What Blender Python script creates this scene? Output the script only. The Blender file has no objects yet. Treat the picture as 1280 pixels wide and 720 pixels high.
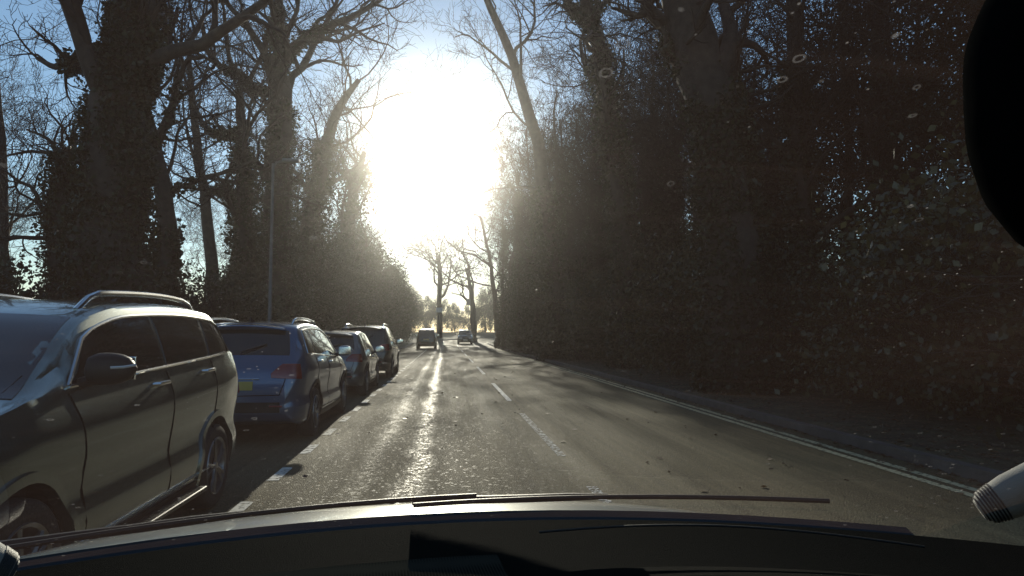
import bpy, bmesh, math, random
import numpy as np
from mathutils import Vector, Matrix
from mathutils.bvhtree import BVHTree
from math import radians as R, pi as PI, sin, cos, tan

sc = bpy.context.scene
col = sc.collection
rng = np.random.default_rng(7)
random.seed(7)

# ---------------------------------------------------------------- camera
FPX = 860.0
CAM = Vector((0, 0, 1.42))
PITCH = math.atan(57/FPX); YAW = math.atan(83/FPX)
cd = bpy.data.cameras.new('dashcam'); cam = bpy.data.objects.new('camera', cd); col.objects.link(cam)
cam.location = CAM; cam.rotation_euler = (PI/2+PITCH, 0, -YAW)
cd.sensor_width = 36; cd.lens = 36*FPX/1280; cd.clip_start = 0.02; cd.clip_end = 3000
sc.camera = cam
CM = cam.rotation_euler.to_matrix()

def at(px, py, Y):
    """world point seen at photo pixel (px,py) on the plane Y"""
    d = CM @ Vector(((px-640)/FPX, (360-py)/FPX, -1))
    return CAM + d*((Y-CAM.y)/d.y)

def proj(p):
    v = CM.transposed() @ (Vector(p)-CAM)
    return 640+FPX*v.x/-v.z, 360-FPX*v.y/-v.z

# ---------------------------------------------------------------- sky, sun, exposure
SUN_EL, SUN_AZ = R(14.4), R(-1.1)        # azimuth measured from +Y towards +X
w = bpy.data.worlds.new('World'); sc.world = w; w.use_nodes = True
nt = w.node_tree; nt.nodes.clear()
wo = nt.nodes.new('ShaderNodeOutputWorld'); wb_ = nt.nodes.new('ShaderNodeBackground')
sk = nt.nodes.new('ShaderNodeTexSky'); sk.sky_type = 'NISHITA'; sk.sun_disc = False
sk.sun_elevation = SUN_EL; sk.sun_rotation = SUN_AZ
sk.air_density = 1.0; sk.dust_density = 0.1; sk.ozone_density = 2.6
nt.links.new(sk.outputs[0], wb_.inputs[0]); nt.links.new(wb_.outputs[0], wo.inputs[0])
wb_.inputs[1].default_value = 0.14
sl = bpy.data.lights.new('sun', 'SUN'); sl.energy = 5.0; sl.angle = R(0.53); sl.color = (1, .90, .74)
so = bpy.data.objects.new('sun', sl); col.objects.link(so)
sd = Vector((sin(SUN_AZ)*cos(SUN_EL), cos(SUN_AZ)*cos(SUN_EL), sin(SUN_EL)))
so.rotation_euler = (-sd).to_track_quat('-Z', 'Y').to_euler()
so.location = (0, 100, 60)
sc.view_settings.view_transform = 'Standard'; sc.view_settings.look = 'None'
sc.view_settings.exposure = 0.0; sc.view_settings.gamma = 1
HAZE_DENSITY, HAZE_G = 0.00072, 0.942

# ---------------------------------------------------------------- materials
def newmat(name):
    m = bpy.data.materials.new(name); m.use_nodes = True
    return m, m.node_tree, m.node_tree.nodes['Principled BSDF']

def pmat(name, c, rough=.5, metal=0, var=.15, scale=8, bump=0, bscale=60, coat=0, spec=.5, coatr=.04, trans=0, c2=None):
    m, t, b = newmat(name)
    tc = t.nodes.new('ShaderNodeTexCoord')
    n = t.nodes.new('ShaderNodeTexNoise'); n.inputs['Scale'].default_value = scale; n.inputs['Detail'].default_value = 6
    t.links.new(tc.outputs['Object'], n.inputs['Vector'])
    r = t.nodes.new('ShaderNodeValToRGB')
    r.color_ramp.elements[0].position = .3; r.color_ramp.elements[1].position = .7
    a = [x*(1-var) for x in c]; z = [min(1, x*(1+var)) for x in (c2 or c)]
    r.color_ramp.elements[0].color = (*a, 1); r.color_ramp.elements[1].color = (*z, 1)
    t.links.new(n.outputs['Fac'], r.inputs['Fac']); t.links.new(r.outputs[0], b.inputs['Base Color'])
    b.inputs['Roughness'].default_value = rough; b.inputs['Metallic'].default_value = metal
    b.inputs['Specular IOR Level'].default_value = spec
    b.inputs['Coat Weight'].default_value = coat; b.inputs['Coat Roughness'].default_value = coatr
    if bump:
        n2 = t.nodes.new('ShaderNodeTexNoise'); n2.inputs['Scale'].default_value = bscale; n2.inputs['Detail'].default_value = 5
        t.links.new(tc.outputs['Object'], n2.inputs['Vector'])
        bp = t.nodes.new('ShaderNodeBump'); bp.inputs['Strength'].default_value = bump; bp.inputs['Distance'].default_value = .03
        t.links.new(n2.outputs['Fac'], bp.inputs['Height']); t.links.new(bp.outputs[0], b.inputs['Normal'])
    return m

def leafmat(name, c, c2, rough=.4, trans=.25, spec=.5):
    """two-sided leaf: reflects with a sheen, lets some light through"""
    m, t, b = newmat(name)
    out = [n for n in t.nodes if n.type == 'OUTPUT_MATERIAL'][0]
    g = t.nodes.new('ShaderNodeNewGeometry')
    r = t.nodes.new('ShaderNodeValToRGB')
    r.color_ramp.elements[0].color = (*c, 1); r.color_ramp.elements[1].color = (*c2, 1)
    t.links.new(g.outputs['Random Per Island'], r.inputs[0]); t.links.new(r.outputs[0], b.inputs['Base Color'])
    b.inputs['Roughness'].default_value = rough; b.inputs['Specular IOR Level'].default_value = spec
    tr = t.nodes.new('ShaderNodeBsdfTranslucent'); t.links.new(r.outputs[0], tr.inputs[0])
    mx = t.nodes.new('ShaderNodeMixShader'); mx.inputs[0].default_value = trans
    t.links.new(b.outputs[0], mx.inputs[1]); t.links.new(tr.outputs[0], mx.inputs[2]); t.links.new(mx.outputs[0], out.inputs[0])
    return m

M = {}
M['bark'] = pmat('bark', (.045, .034, .027), .95, var=.35, scale=5, bump=.9, bscale=14)
M['twig'] = pmat('twig', (.04, .030, .024), .9, var=.3, scale=3, spec=.2)
M['ivy'] = leafmat('ivy_leaf', (.02, .026, .012), (.042, .045, .018), .42, .15, .3)
M['evergreen'] = leafmat('evergreen_leaf', (.016, .024, .010), (.036, .044, .018), .5, .15, .25)
M['darkleaf'] = leafmat('dark_conifer_leaf', (.010, .014, .008), (.024, .024, .012), .55, .1, .12)
M['hedgeleaf'] = leafmat('hedge_leaf', (.035, .04, .014), (.085, .075, .03), .35, .22)
M['redleaf'] = leafmat('red_leaf', (.10, .022, .016), (.2, .05, .03), .4, .3)
M['litter'] = leafmat('leaf_litter', (.05, .03, .015), (.14, .085, .04), .5, .1)
M['chrome'] = pmat('chrome', (.75, .75, .74), .16, 1, var=.02)
M['satin'] = pmat('satin_aluminium', (.72, .73, .72), .3, 1, var=.03)
M['black_plastic'] = pmat('black_plastic', (.014, .014, .014), .5, spec=.3, var=.15, bump=.1, bscale=400)
M['gap'] = pmat('panel_gap', (.004, .004, .004), 1, var=.1, spec=0)
M['glass'] = pmat('tinted_glass', (.008, .010, .010), .03, 0, var=.1, spec=.6, coat=.6)
M['tyre'] = pmat('tyre_rubber', (.02, .02, .02), .8, var=.2, bump=.3, bscale=60)
M['rim'] = pmat('alloy', (.32, .32, .33), .35, .9, var=.05)
M['tail'] = pmat('tail_lamp', (.2, .018, .012), .15, 0, var=.1, coat=1)
M['head'] = pmat('head_lamp', (.55, .57, .6), .1, .3, var=.1, coat=1)
M['plate'] = pmat('yellow_plate', (.36, .28, .05), .4, var=.05)
M['plate_white'] = pmat('white_plate', (.7, .7, .66), .4, var=.05)
M['galv'] = pmat('galvanised', (.12, .12, .12), .5, .5, var=.15)
M['signwhite'] = pmat('sign_white', (.75, .75, .72), .5, var=.04)
M['signgrey'] = pmat('sign_grey', (.16, .16, .16), .5, var=.1)
M['kerb'] = pmat('kerb_concrete', (.10, .095, .085), .8, var=.25, scale=4, bump=.5, bscale=60)
M['yellow_line'] = pmat('yellow_line', (.55, .40, .10), .55, var=.3, scale=14, bump=.3, bscale=90)

def paint(name, c, metal=.55, rough=.28):
    m = pmat(name, c, rough, metal, var=.05, scale=300, coat=1, coatr=.03)
    # thin road dust, uneven
    return m

def asphalt():
    m, t, b = newmat('asphalt')
    N = t.nodes; L = t.links
    tc = N.new('ShaderNodeTexCoord')
    sep = N.new('ShaderNodeSeparateXYZ'); L.new(tc.outputs['Object'], sep.inputs[0])
    def noise(sc_, det=5, vec=None):
        n = N.new('ShaderNodeTexNoise'); n.inputs['Scale'].default_value = sc_; n.inputs['Detail'].default_value = det
        L.new(vec or tc.outputs['Object'], n.inputs['Vector']); return n
    def math_(op, a, b_=None, clamp=False):
        n = N.new('ShaderNodeMath'); n.operation = op; n.use_clamp = clamp
        for i, v in enumerate((a, b_)):
            if v is None: continue
            if isinstance(v, (int, float)): n.inputs[i].default_value = v
            else: L.new(v, n.inputs[i])
        return n.outputs[0]
    def mrange(v, a, b_, c, d):
        n = N.new('ShaderNodeMapRange'); L.new(v, n.inputs[0])
        for i, q in enumerate((a, b_, c, d)): n.inputs[i+1].default_value = q
        return n.outputs[0]
    # long stretched blotches running with the traffic
    mp = N.new('ShaderNodeMapping'); mp.inputs['Scale'].default_value = (1, .12, 1); L.new(tc.outputs['Object'], mp.inputs[0])
    big = noise(1.6, 6, mp.outputs[0]); mid = noise(9, 6); fine = noise(230, 2)
    vor = N.new('ShaderNodeTexVoronoi'); vor.inputs['Scale'].default_value = 75; L.new(tc.outputs['Object'], vor.inputs['Vector'])
    # polished, damp bands: distance from given lines, wobbling
    wob = math_('MULTIPLY', math_('SUBTRACT', noise(1.1, 4).outputs[0], .5), .35)
    xx = math_('ADD', sep.outputs[0], wob)
    g1 = noise(55, 3)
    mp2 = N.new('ShaderNodeMapping'); mp2.inputs['Scale'].default_value = (9, .25, 1); L.new(tc.outputs['Object'], mp2.inputs[0]); tracks = noise(1, 5, mp2.outputs[0])
    def band(x0, w_, s):
        d = math_('ABSOLUTE', math_('SUBTRACT', xx, x0))
        return mrange(d, w_, w_*.25, 0, s)
    bands = math_('MAXIMUM', math_('MAXIMUM', band(-.30, .19, 1.1), band(-.80, .16, .6)), band(.75, .25, .15))
    patch = math_('MULTIPLY', mrange(mid.outputs[0], .34, .52, .3, 1.1), mrange(g1.outputs[0], .40, .56, .15, 1.15))
    pol = math_('MULTIPLY', bands, patch)
    r1 = mrange(big.outputs[0], .3, .7, .86, .7)
    vc = N.new('ShaderNodeTexVoronoi'); vc.inputs['Scale'].default_value = 38; L.new(tc.outputs['Object'], vc.inputs['Vector'])
    sc3 = N.new('ShaderNodeSeparateColor'); L.new(vc.outputs['Color'], sc3.inputs[0])
    grain = mrange(sc3.outputs[0], .45, .75, .12, 1)
    pol = math_('MULTIPLY', pol, grain)
    stray = math_('MULTIPLY', mrange(sc3.outputs[1], .93, .96, 0, 1), .5)
    pol = math_('MAXIMUM', pol, math_('MULTIPLY', stray, mrange(math_('ABSOLUTE', math_('ADD', xx, .5)), .6, 3.2, 1, .15)))
    rough = math_('SUBTRACT', r1, math_('MULTIPLY', pol, .38), True)
    L.new(rough, b.inputs['Roughness'])
    cr = N.new('ShaderNodeValToRGB')
    cr.color_ramp.elements[0].position = .25; cr.color_ramp.elements[0].color = (.034, .029, .017, 1)
    cr.color_ramp.elements[1].position = .8; cr.color_ramp.elements[1].color = (.18, .156, .088, 1)
    mixf = math_('ADD', math_('MULTIPLY', vor.outputs['Distance'], .45), math_('ADD', math_('MULTIPLY', big.outputs[0], .35), math_('MULTIPLY', mrange(tracks.outputs[0], .3, .7, .2, .8), .34)))
    L.new(mixf, cr.inputs[0]); L.new(cr.outputs[0], b.inputs['Base Color'])
    h = math_('ADD', math_('MULTIPLY', vor.outputs['Distance'], .8), math_('MULTIPLY', fine.outputs[0], .5))
    h = math_('ADD', h, math_('MULTIPLY', g1.outputs[0], .9))
    bp = N.new('ShaderNodeBump'); bp.inputs['Strength'].default_value = .9; bp.inputs['Distance'].default_value = .012
    L.new(h, bp.inputs['Height']); L.new(bp.outputs[0], b.inputs['Normal'])
    L.new(math_('ADD', math_('MULTIPLY', pol, .45), .12), b.inputs['Specular IOR Level'])
    return m
M['asphalt'] = asphalt()

def wornpaint(name, c, lo=.42, hi=.56, scale=22):
    m, t, b = newmat(name); N = t.nodes; L = t.links
    out = [n for n in N if n.type == 'OUTPUT_MATERIAL'][0]
    tc = N.new('ShaderNodeTexCoord'); n = N.new('ShaderNodeTexNoise'); n.inputs['Scale'].default_value = scale; n.inputs['Detail'].default_value = 8
    L.new(tc.outputs['Object'], n.inputs['Vector'])
    mr = N.new('ShaderNodeMapRange'); mr.inputs[1].default_value = lo; mr.inputs[2].default_value = hi; L.new(n.outputs[0], mr.inputs[0])
    tr = N.new('ShaderNodeBsdfTransparent'); mx = N.new('ShaderNodeMixShader')
    L.new(mr.outputs[0], mx.inputs[0]); L.new(tr.outputs[0], mx.inputs[1]); L.new(b.outputs[0], mx.inputs[2]); L.new(mx.outputs[0], out.inputs[0])
    b.inputs['Base Color'].default_value = (*c, 1); b.inputs['Roughness'].default_value = .75; b.inputs['Specular IOR Level'].default_value = .2
    return m
M['line'] = wornpaint('white_line', (.7, .7, .66), .34, .46)
M['worn'] = wornpaint('worn_white_line', (.7, .7, .66), .46, .6)
M['yline'] = wornpaint('yellow_double_line', (.62, .55, .34), .30, .50)
M['park'] = wornpaint('parking_line_paint', (.75, .73, .66), .32, .50, 14)
M['earth'] = pmat('leafy_earth', (.05, .042, .026), .9, var=.5, scale=3, bump=1, bscale=20, c2=(.06, .06, .028))

# ---------------------------------------------------------------- mesh helpers
def link(name, me, mat, parent=None, smooth=True):
    me.materials.append(mat) if mat else None
    o = bpy.data.objects.new(name, me); col.objects.link(o)
    if parent: o.parent = parent
    if smooth: me.shade_smooth()
    return o

def arr_mesh(name, V, F):
    """V (n,3) array, F (m,k) int array with k = 3 or 4"""
    V = np.asarray(V, dtype=np.float32); F = np.asarray(F, dtype=np.int32)
    me = bpy.data.meshes.new(name); k = F.shape[1]
    me.vertices.add(len(V)); me.vertices.foreach_set('co', V.ravel())
    me.loops.add(F.size); me.loops.foreach_set('vertex_index', F.ravel())
    me.polygons.add(len(F)); me.polygons.foreach_set('loop_start', np.arange(0, F.size, k, dtype=np.int32))
    me.polygons.foreach_set('loop_total', np.full(len(F), k, dtype=np.int32))
    me.update(calc_edges=True); return me

class MB:
    def __init__(s): s.v = []; s.f = []
    def add(s, V, F):
        n = len(s.v); s.v += [tuple(p) for p in V]; s.f += [tuple(i+n for i in f) for f in F]; return s
    def grid(s, P, close=False):
        """P[i][j] rows of points"""
        a = len(P); b = len(P[0]); V = [p for r in P for p in r]; F = []
        for i in range(a-1):
            for j in range(b-1 if not close else b):
                j2 = (j+1) % b
                F.append((i*b+j, i*b+j2, (i+1)*b+j2, (i+1)*b+j))
        return s.add(V, F)
    def box(s, c, d, rot=None):
        x, y, z = [q/2 for q in d]
        V = [Vector((i*x, j*y, k*z)) for i in (-1, 1) for j in (-1, 1) for k in (-1, 1)]
        if rot: V = [rot @ v for v in V]
        V = [v+Vector(c) for v in V]
        return s.add(V, [(0, 1, 3, 2), (4, 6, 7, 5), (0, 4, 5, 1), (2, 3, 7, 6), (0, 2, 6, 4), (1, 5, 7, 3)])
    def tube(s, pts, rad, n=8, cap=True, flat=1.0):
        pts = [Vector(p) for p in pts]; rings = []
        rad = rad if isinstance(rad, (list, tuple)) else [rad]*len(pts)
        for i, p in enumerate(pts):
            d = (pts[min(i+1, len(pts)-1)]-pts[max(i-1, 0)]).normalized()
            u = d.cross(Vector((0, 0, 1)));
            if u.length < .01: u = d.cross(Vector((0, 1, 0)))
            u.normalize(); v = u.cross(d)
            rings.append([p+(u*cos(2*PI*k/n)+v*sin(2*PI*k/n)*flat)*rad[i] for k in range(n)])
        s.grid(rings, True)
        if cap:
            b = len(s.v)-len(pts)*n
            s.f.append(tuple(b+k for k in range(n))[::-1]); s.f.append(tuple(len(s.v)-n+k for k in range(n)))
        return s
    def lathe(s, prof, c, axis='x', n=28):
        rings = []
        for (r, h) in prof:
            ring = []
            for k in range(n):
                a = 2*PI*k/n
                if axis == 'x': ring.append((c[0]+h, c[1]+r*cos(a), c[2]+r*sin(a)))
                else: ring.append((c[0]+r*cos(a), c[1]+r*sin(a), c[2]+h))
            rings.append(ring)
        return s.grid(rings, True)
    def mesh(s, name):
        me = bpy.data.meshes.new(name); me.from_pydata([tuple(v) for v in s.v], [], s.f)
        bm = bmesh.new(); bm.from_mesh(me); bmesh.ops.recalc_face_normals(bm, faces=bm.faces); bm.to_mesh(me); bm.free(); return me
    def build(s, name, mat, parent=None, smooth=True, bevel=0):
        me = s.mesh(name)
        if bevel:
            bm = bmesh.new(); bm.from_mesh(me)
            bmesh.ops.bevel(bm, geom=bm.edges[:], offset=bevel, segments=3, affect='EDGES', profile=.6, clamp_overlap=True)
            bm.to_mesh(me); bm.free()
        o = link(name, me, mat, parent, smooth)
        if smooth: me.set_sharp_from_angle(angle=R(38))
        return o

def tag(o, label=None, cat=None, group=None, kind=None):
    if label: o['label'] = label
    if cat: o['category'] = cat
    if group: o['group'] = group
    if kind: o['kind'] = kind
    return o
def empty(name, loc=(0, 0, 0), rz=0):
    o = bpy.data.objects.new(name, None); col.objects.link(o); o.location = loc; o.rotation_euler = (0, 0, rz); o.empty_display_size = .3; return o
def copy_tree(o, parent=None):
    c = o.copy(); col.objects.link(c); c.parent = parent
    for ch in [x for x in bpy.data.objects if x.parent == o]: copy_tree(ch, c)
    return c

# ---------------------------------------------------------------- ground, road
def gh(Y):
    return 0 if Y < 60 else min(.0003*(Y-60)**2, 1.6)
def bend(Y):
    return 0 if Y < 82 else min((Y-82)**2/70, 60)
YS = list(np.concatenate([np.arange(-30, 60, 6.), np.arange(60, 175, 2.5)]))

def strip(name, mat, x0, x1, z, ys=None, parent=None, **kw):
    mb = MB(); ys = ys or YS
    mb.grid([[(x0+bend(y), y, gh(y)+z), (x1+bend(y), y, gh(y)+z)] for y in ys])
    return mb.build(name, mat, parent)
g = MB()
gy = list(np.concatenate([np.arange(-400, -30, 60.), np.arange(-30, 60, 10.), np.arange(60, 180, 4.), np.arange(180, 640, 50.)]))
g.grid([[(x, y, gh(y)-.02) for x in (-400, -120, -60, -30, -10, 10, 30, 60, 120, 400)] for y in gy])
tag(g.build('ground', M['earth']), kind='structure')
tag(strip('road', M['asphalt'], -3.95, 5.1, 0), kind='structure')
for (nm, a, b_) in (('verge', -60, -4.1), ('verge', 5.25, 60)):
    mb = MB()
    mb.grid([[(x+bend(y) if abs(x) < 9 else x+bend(y), y, gh(y)+z) for x, z in ((a, .11), ((a*.85+b_*.15), .11), ((a*.15+b_*.85), .12), (b_, .115), (b_, -.02))][::1 if a < 0 else -1]
             if a < 0 else [(x+bend(y), y, gh(y)+z) for x, z in ((a, -.02), (a, .115), (a*.85+b_*.15, .12), (b_, .11))] for y in YS])
    tag(mb.build(nm, M['earth']), kind='structure')
for (a, s) in ((-4.1, 1), (5.1, -1)):
    mb = MB(); mb.grid([[(a+bend(y), y, gh(y)-.01), (a+bend(y), y, gh(y)+.122), (a+.145+bend(y), y, gh(y)+.122), (a+.15+bend(y), y, gh(y)-.01)] for y in YS])
    tag(mb.build('kerb', M['kerb']), kind='structure')
# markings
def dash(name, mat, x0, x1, y0, y1, wv=0):
    n = max(1, int((y1-y0)/2.5)); ys = [y0+(y1-y0)*i/n for i in range(n+1)]
    return tag(strip(name, mat, x0, x1, .004, ys), kind='structure')
for k in range(40):
    y0 = 2.45+1.5*k
    dash('parking_line', M['park'], -1.71, -1.60, y0, y0+.66)
for (y0, y1, mt) in ((3, 6.4, 'worn'), (8.0, 12.3, 'worn'), (14.6, 19.8, 'line'), (24.2, 29.5, 'line'), (34, 39, 'line'), (44, 49, 'line'), (54, 59, 'line'), (64, 69, 'line'), (74, 79, 'line')):
    dash('centre_line', M[mt], 1.31, 1.41, y0, y1)
for x in (4.56, 4.75):
    tag(strip('yellow_line', M['yline'], x, x+.1, .004), kind='structure')

# ---------------------------------------------------------------- trees
class Tubes:
    """collects many thin tapering tubes as arrays"""
    def __init__(s): s.V = []; s.F = []; s.n = 0
    def add(s, P, r, n):
        P = np.asarray(P, float); m = len(P)
        T = np.gradient(P, axis=0); T /= np.linalg.norm(T, axis=1)[:, None]+1e-9
        ref = np.array([0, 0, 1.]) if abs(T[0][2]) < .8 else np.array([0, 1., 0])
        U = np.cross(T, ref); U /= np.linalg.norm(U, axis=1)[:, None]+1e-9; W = np.cross(T, U)
        a = np.arange(n)*2*PI/n
        ring = P[:, None, :]+(U[:, None, :]*np.cos(a)[None, :, None]+W[:, None, :]*np.sin(a)[None, :, None])*np.asarray(r)[:, None, None]
        s.V.append(ring.reshape(-1, 3))
        i = np.arange(m-1)[:, None]*n; j = np.arange(n)[None, :]; j2 = (j+1) % n
        F = np.stack([i+j, i+j2, i+n+j2, i+n+j], -1).reshape(-1, 4)+s.n
        s.F.append(F); s.n += m*n
    def build(s, name, mat, parent):
        return link(name, arr_mesh(name, np.vstack(s.V), np.vstack(s.F)), mat, parent)

def rot_dir(d, ang, rg):
    p = rg.normal(size=3); p -= p.dot(d)*d; p /= np.linalg.norm(p)+1e-9
    return d*cos(ang)+p*sin(ang)

def grow(tk, tw, P, r, level, rg, depth, kids, wander, up, minr, l0=(.25, .45, .22, .45)):
    """P start polyline (array), spawn children recursively"""
    m = len(P)
    if level >= depth: return
    L = np.linalg.norm(np.diff(P, axis=0), axis=1).sum()
    nk = kids[level]
    for c in range(nk):
        f = (.22+.78*(c+rg.random())/nk) if level else (.45+.55*(c+rg.random())/nk)
        x = min(f, .999)*(m-1); i = int(x); q = x-i
        p = P[i]*(1-q)+P[i+1]*q; d = P[i+1]-P[i]; d /= np.linalg.norm(d)
        rr = (r[i]*(1-q)+r[i+1]*q)
        cr = rr*(rg.uniform(.45, .72) if level else rg.uniform(l0[2], l0[3]))
        cl = L*rg.uniform(.45, .75)*(1.1-.45*f) if level else min(L, 14)*rg.uniform(l0[0], l0[1])
        if cr < minr*.6: cr = minr*.6
        nd = rot_dir(d, rg.uniform(R(28), R(68)), rg)
        ns = [8, 6, 5, 4, 3, 3][min(level, 5)]
        pts = [p]; dd = nd
        for k in range(ns):
            dd = dd+rg.normal(size=3)*wander+np.array([0, 0, up]); dd /= np.linalg.norm(dd)
            pts.append(pts[-1]+dd*cl/ns)
        pts = np.array(pts); rad = np.linspace(cr, max(cr*.25, minr*.5), ns+1)
        sides = 7 if cr > .08 else (5 if cr > .03 else 3)
        (tk if (level == 0) else tw).add(pts, rad, sides)
        grow(tk, tw, pts, rad, level+1, rg, depth, kids, wander, up, minr)

def leaf_cards(C, size, rg, fold=True, up=0.0):
    """C (n,3) centres -> quads"""
    n = len(C)
    a = rg.normal(size=(n, 3)); a /= np.linalg.norm(a, axis=1)[:, None]
    b = rg.normal(size=(n, 3)); b -= (a*b).sum(1)[:, None]*a; b /= np.linalg.norm(b, axis=1)[:, None]
    s = size*rg.uniform(.55, 1.25, n)[:, None]
    V = np.stack([C-a*s*.6, C+b*s*.42-a*s*.05, C+a*s*.6, C-b*s*.42-a*s*.05], 1).reshape(-1, 3)
    return V, np.arange(4*n).reshape(-1, 4)

def leaf_obj(name, C, size, mat, parent, rg):
    V, F = leaf_cards(C, size, rg)
    return link(name, arr_mesh(name, V, F), mat, parent, smooth=False)

def clump_cloud(centre, rad, n, rg, nclump=40, csize=.28, floor=.05, hollow=.3):
    """leaf positions: clumps inside an ellipsoid, denser outside"""
    cen = np.array(centre); rad = np.array(rad)
    d = rg.normal(size=(nclump, 3)); d /= np.linalg.norm(d, axis=1)[:, None]
    cc = d*(hollow+(1-hollow)*rg.random((nclump, 1))**.5)
    k = rg.integers(0, nclump, n)
    cs = csize*rg.uniform(.5, 1.4, nclump)
    p = cc[k]+np.clip(rg.normal(size=(n, 3)), -2.2, 2.2)*cs[k][:, None]*.6
    P = cen+p*rad
    P[:, 2] = np.maximum(P[:, 2], floor+rg.random(n)*.3)
    return P

def trunk_ivy(P, r, n, rg, thick=.35, lo=0, hi=1):
    """ivy leaves wrapped round a limb polyline with shaggy bulges"""
    m = len(P); n0 = n; n = int(n*1.7); f = lo+(hi-lo)*rg.random(n); x = f*(m-1); i = np.minimum(x.astype(int), m-2); q = (x-i)[:, None]
    p = P[i]*(1-q)+P[i+1]*q; rr = np.interp(x, np.arange(m), r)
    d = rg.normal(size=(n, 3)); d[:, 2] *= .3; d /= np.linalg.norm(d, axis=1)[:, None]
    bul = .5+.5*np.sin(x*5.1+np.arctan2(d[:, 1], d[:, 0])*2)*np.sin(x*2.3+1)
    rad = rr*1.02+thick*rg.random(n)**1.6*(.35+1.0*bul)
    out = p+d*rad[:, None]; out[:, 2] += rg.normal(size=n)*.12
    az = np.arctan2(d[:, 1], d[:, 0]); s0 = rg.random()*6
    pat = np.sin(out[:, 2]*1.3+s0+1.7*np.sin(az*2+s0))+.8*np.sin(az*3+out[:, 2]*.7)+.5*np.sin(out[:, 2]*3.7+az)
    keep = pat > rg.normal(size=n)*.35-.75-1.0*(1-f/max(hi, .01))
    return out[keep]

def make_tree(path, widths, Y, label, group=None, name='bare_tree', seed=1, ivy=0, ivy_thick=.35, ivy_hi=.8, kids=(9, 7, 6, 4), depth=4,
              wander=.22, up=.05, minr=.012, leaf=.14, limbs=(), crown_ivy=0, cat='tree', l0=(.25, .45, .22, .45)):
    """path: photo pixels of the trunk, bottom to top, at distance Y; widths in px"""
    rg = np.random.default_rng(seed)
    def world(path, yj=0):
        pts = [at(px, py, Y) for px, py in path]
        return np.array([[p.x, p.y+yj*i, p.z] for i, p in enumerate(pts)])
    P = world(path); r = np.array(widths)/2*Y/FPX
    base = P[0].copy(); base[2] = gh(Y)+.05
    P = np.vstack([base, P]); r = np.concatenate([[r[0]*1.25], r])
    # resample
    t = np.linspace(0, len(P)-1, 16); idx = np.arange(len(P))
    P = np.stack([np.interp(t, idx, P[:, k]) for k in range(3)], 1); r = np.interp(t, idx, r)
    P[1:, :2] += rg.normal(size=(15, 2))*r[1:, None]*.15
    root = empty(name, tuple(base)); P0 = P-base
    tag(root, label, cat, group)
    tk = Tubes(); tw = Tubes()
    tk.add(P0, r, 12)
    mains = []
    for (lp, lw, dy) in limbs:
        q = world(lp, dy); lr = np.array(lw)/2*Y/FPX
        t2 = np.linspace(0, len(q)-1, 10); id2 = np.arange(len(q))
        q = np.stack([np.interp(t2, id2, q[:, k]) for k in range(3)], 1)-base; lr = np.interp(t2, id2, lr)
        q[1:] += rg.normal(size=(9, 3))*np.maximum(lr[1:, None], .05)*.5
        tk.add(q, lr, 9); mains.append((q, lr))
        grow(tk, tw, q, lr, 1, rg, depth, kids, wander, up, minr)
    grow(tk, tw, P0, r, 0, rg, depth, kids, wander, up, minr, l0)
    tk.build('trunk', M['bark'], root)
    if tw.V: tw.build('crown', M['twig'], root)
    if ivy:
        C = [trunk_ivy(P0, r, ivy, rg, ivy_thick, 0, ivy_hi)]
        for q, lr in mains[:3]: C.append(trunk_ivy(q, lr, ivy//8, rg, ivy_thick*.6, 0, .5))
        leaf_obj('ivy', np.vstack(C), leaf, M['ivy'], root, rg)
    return root

G1 = 'bare trees lining the left verge'
G2 = 'bare trees standing along the right verge'
G3 = 'bare trees far down the road'
# left, nearest first
make_tree([(150, 370), (140, 260), (150, 150), (160, 60), (178, -60), (190, -160)], [92, 74, 62, 54, 48, 30], 17, 'massive ivy-clad trunk rising past the top of the photo, thickest tree on the left',
          G1, seed=3, ivy=15000, ivy_thick=.28, ivy_hi=.9, leaf=.10, kids=(5, 5, 5, 4),
          limbs=[([(150, 75), (95, 72), (50, 72), (20, 55)], [20, 13, 8, 5], .3), ([(165, 120), (195, 60), (200, 10), (210, -60)], [16, 12, 10, 6], -.3)])
make_tree([(80, 372), (78, 300), (80, 235), (84, 190)], [34, 30, 26, 12], 20, 'short ivy-smothered stump-like tree left of the massive ivy trunk', G1, seed=5, ivy=5000, ivy_thick=.4, ivy_hi=1, leaf=.10, kids=(9, 6, 4, 3), minr=.01)
make_tree([(212, 350), (208, 290), (200, 215), (182, 140), (172, 60), (180, -10)], [26, 22, 19, 15, 11, 7], 21, 'slender bare tree bending left just behind the massive ivy trunk', G1, seed=8, ivy=1200, ivy_thick=.2, ivy_hi=.35, kids=(9, 7, 5, 4),
          limbs=[([(204, 250), (225, 225), (265, 210), (300, 190)], [9, 7, 5, 3], .4), ([(195, 190), (222, 130), (240, 90), (270, 85)], [11, 9, 6, 4], -.3), ([(185, 120), (205, 60), (215, 0)], [9, 7, 4], .2)])
make_tree([(306, 395), (304, 320), (305, 240), (303, 160), (300, 115)], [28, 24, 19, 13, 9], 27, 'ivy-wrapped tree with a short bare top left of the spreading oak', G1, seed=11, ivy=5000, ivy_thick=.45, ivy_hi=.75, kids=(9, 7, 5, 4),
          limbs=[([(304, 165), (270, 165), (245, 150), (225, 110)], [9, 7, 5, 3], .4), ([(303, 250), (262, 235), (240, 245)], [7, 5, 3], .4)])
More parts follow.
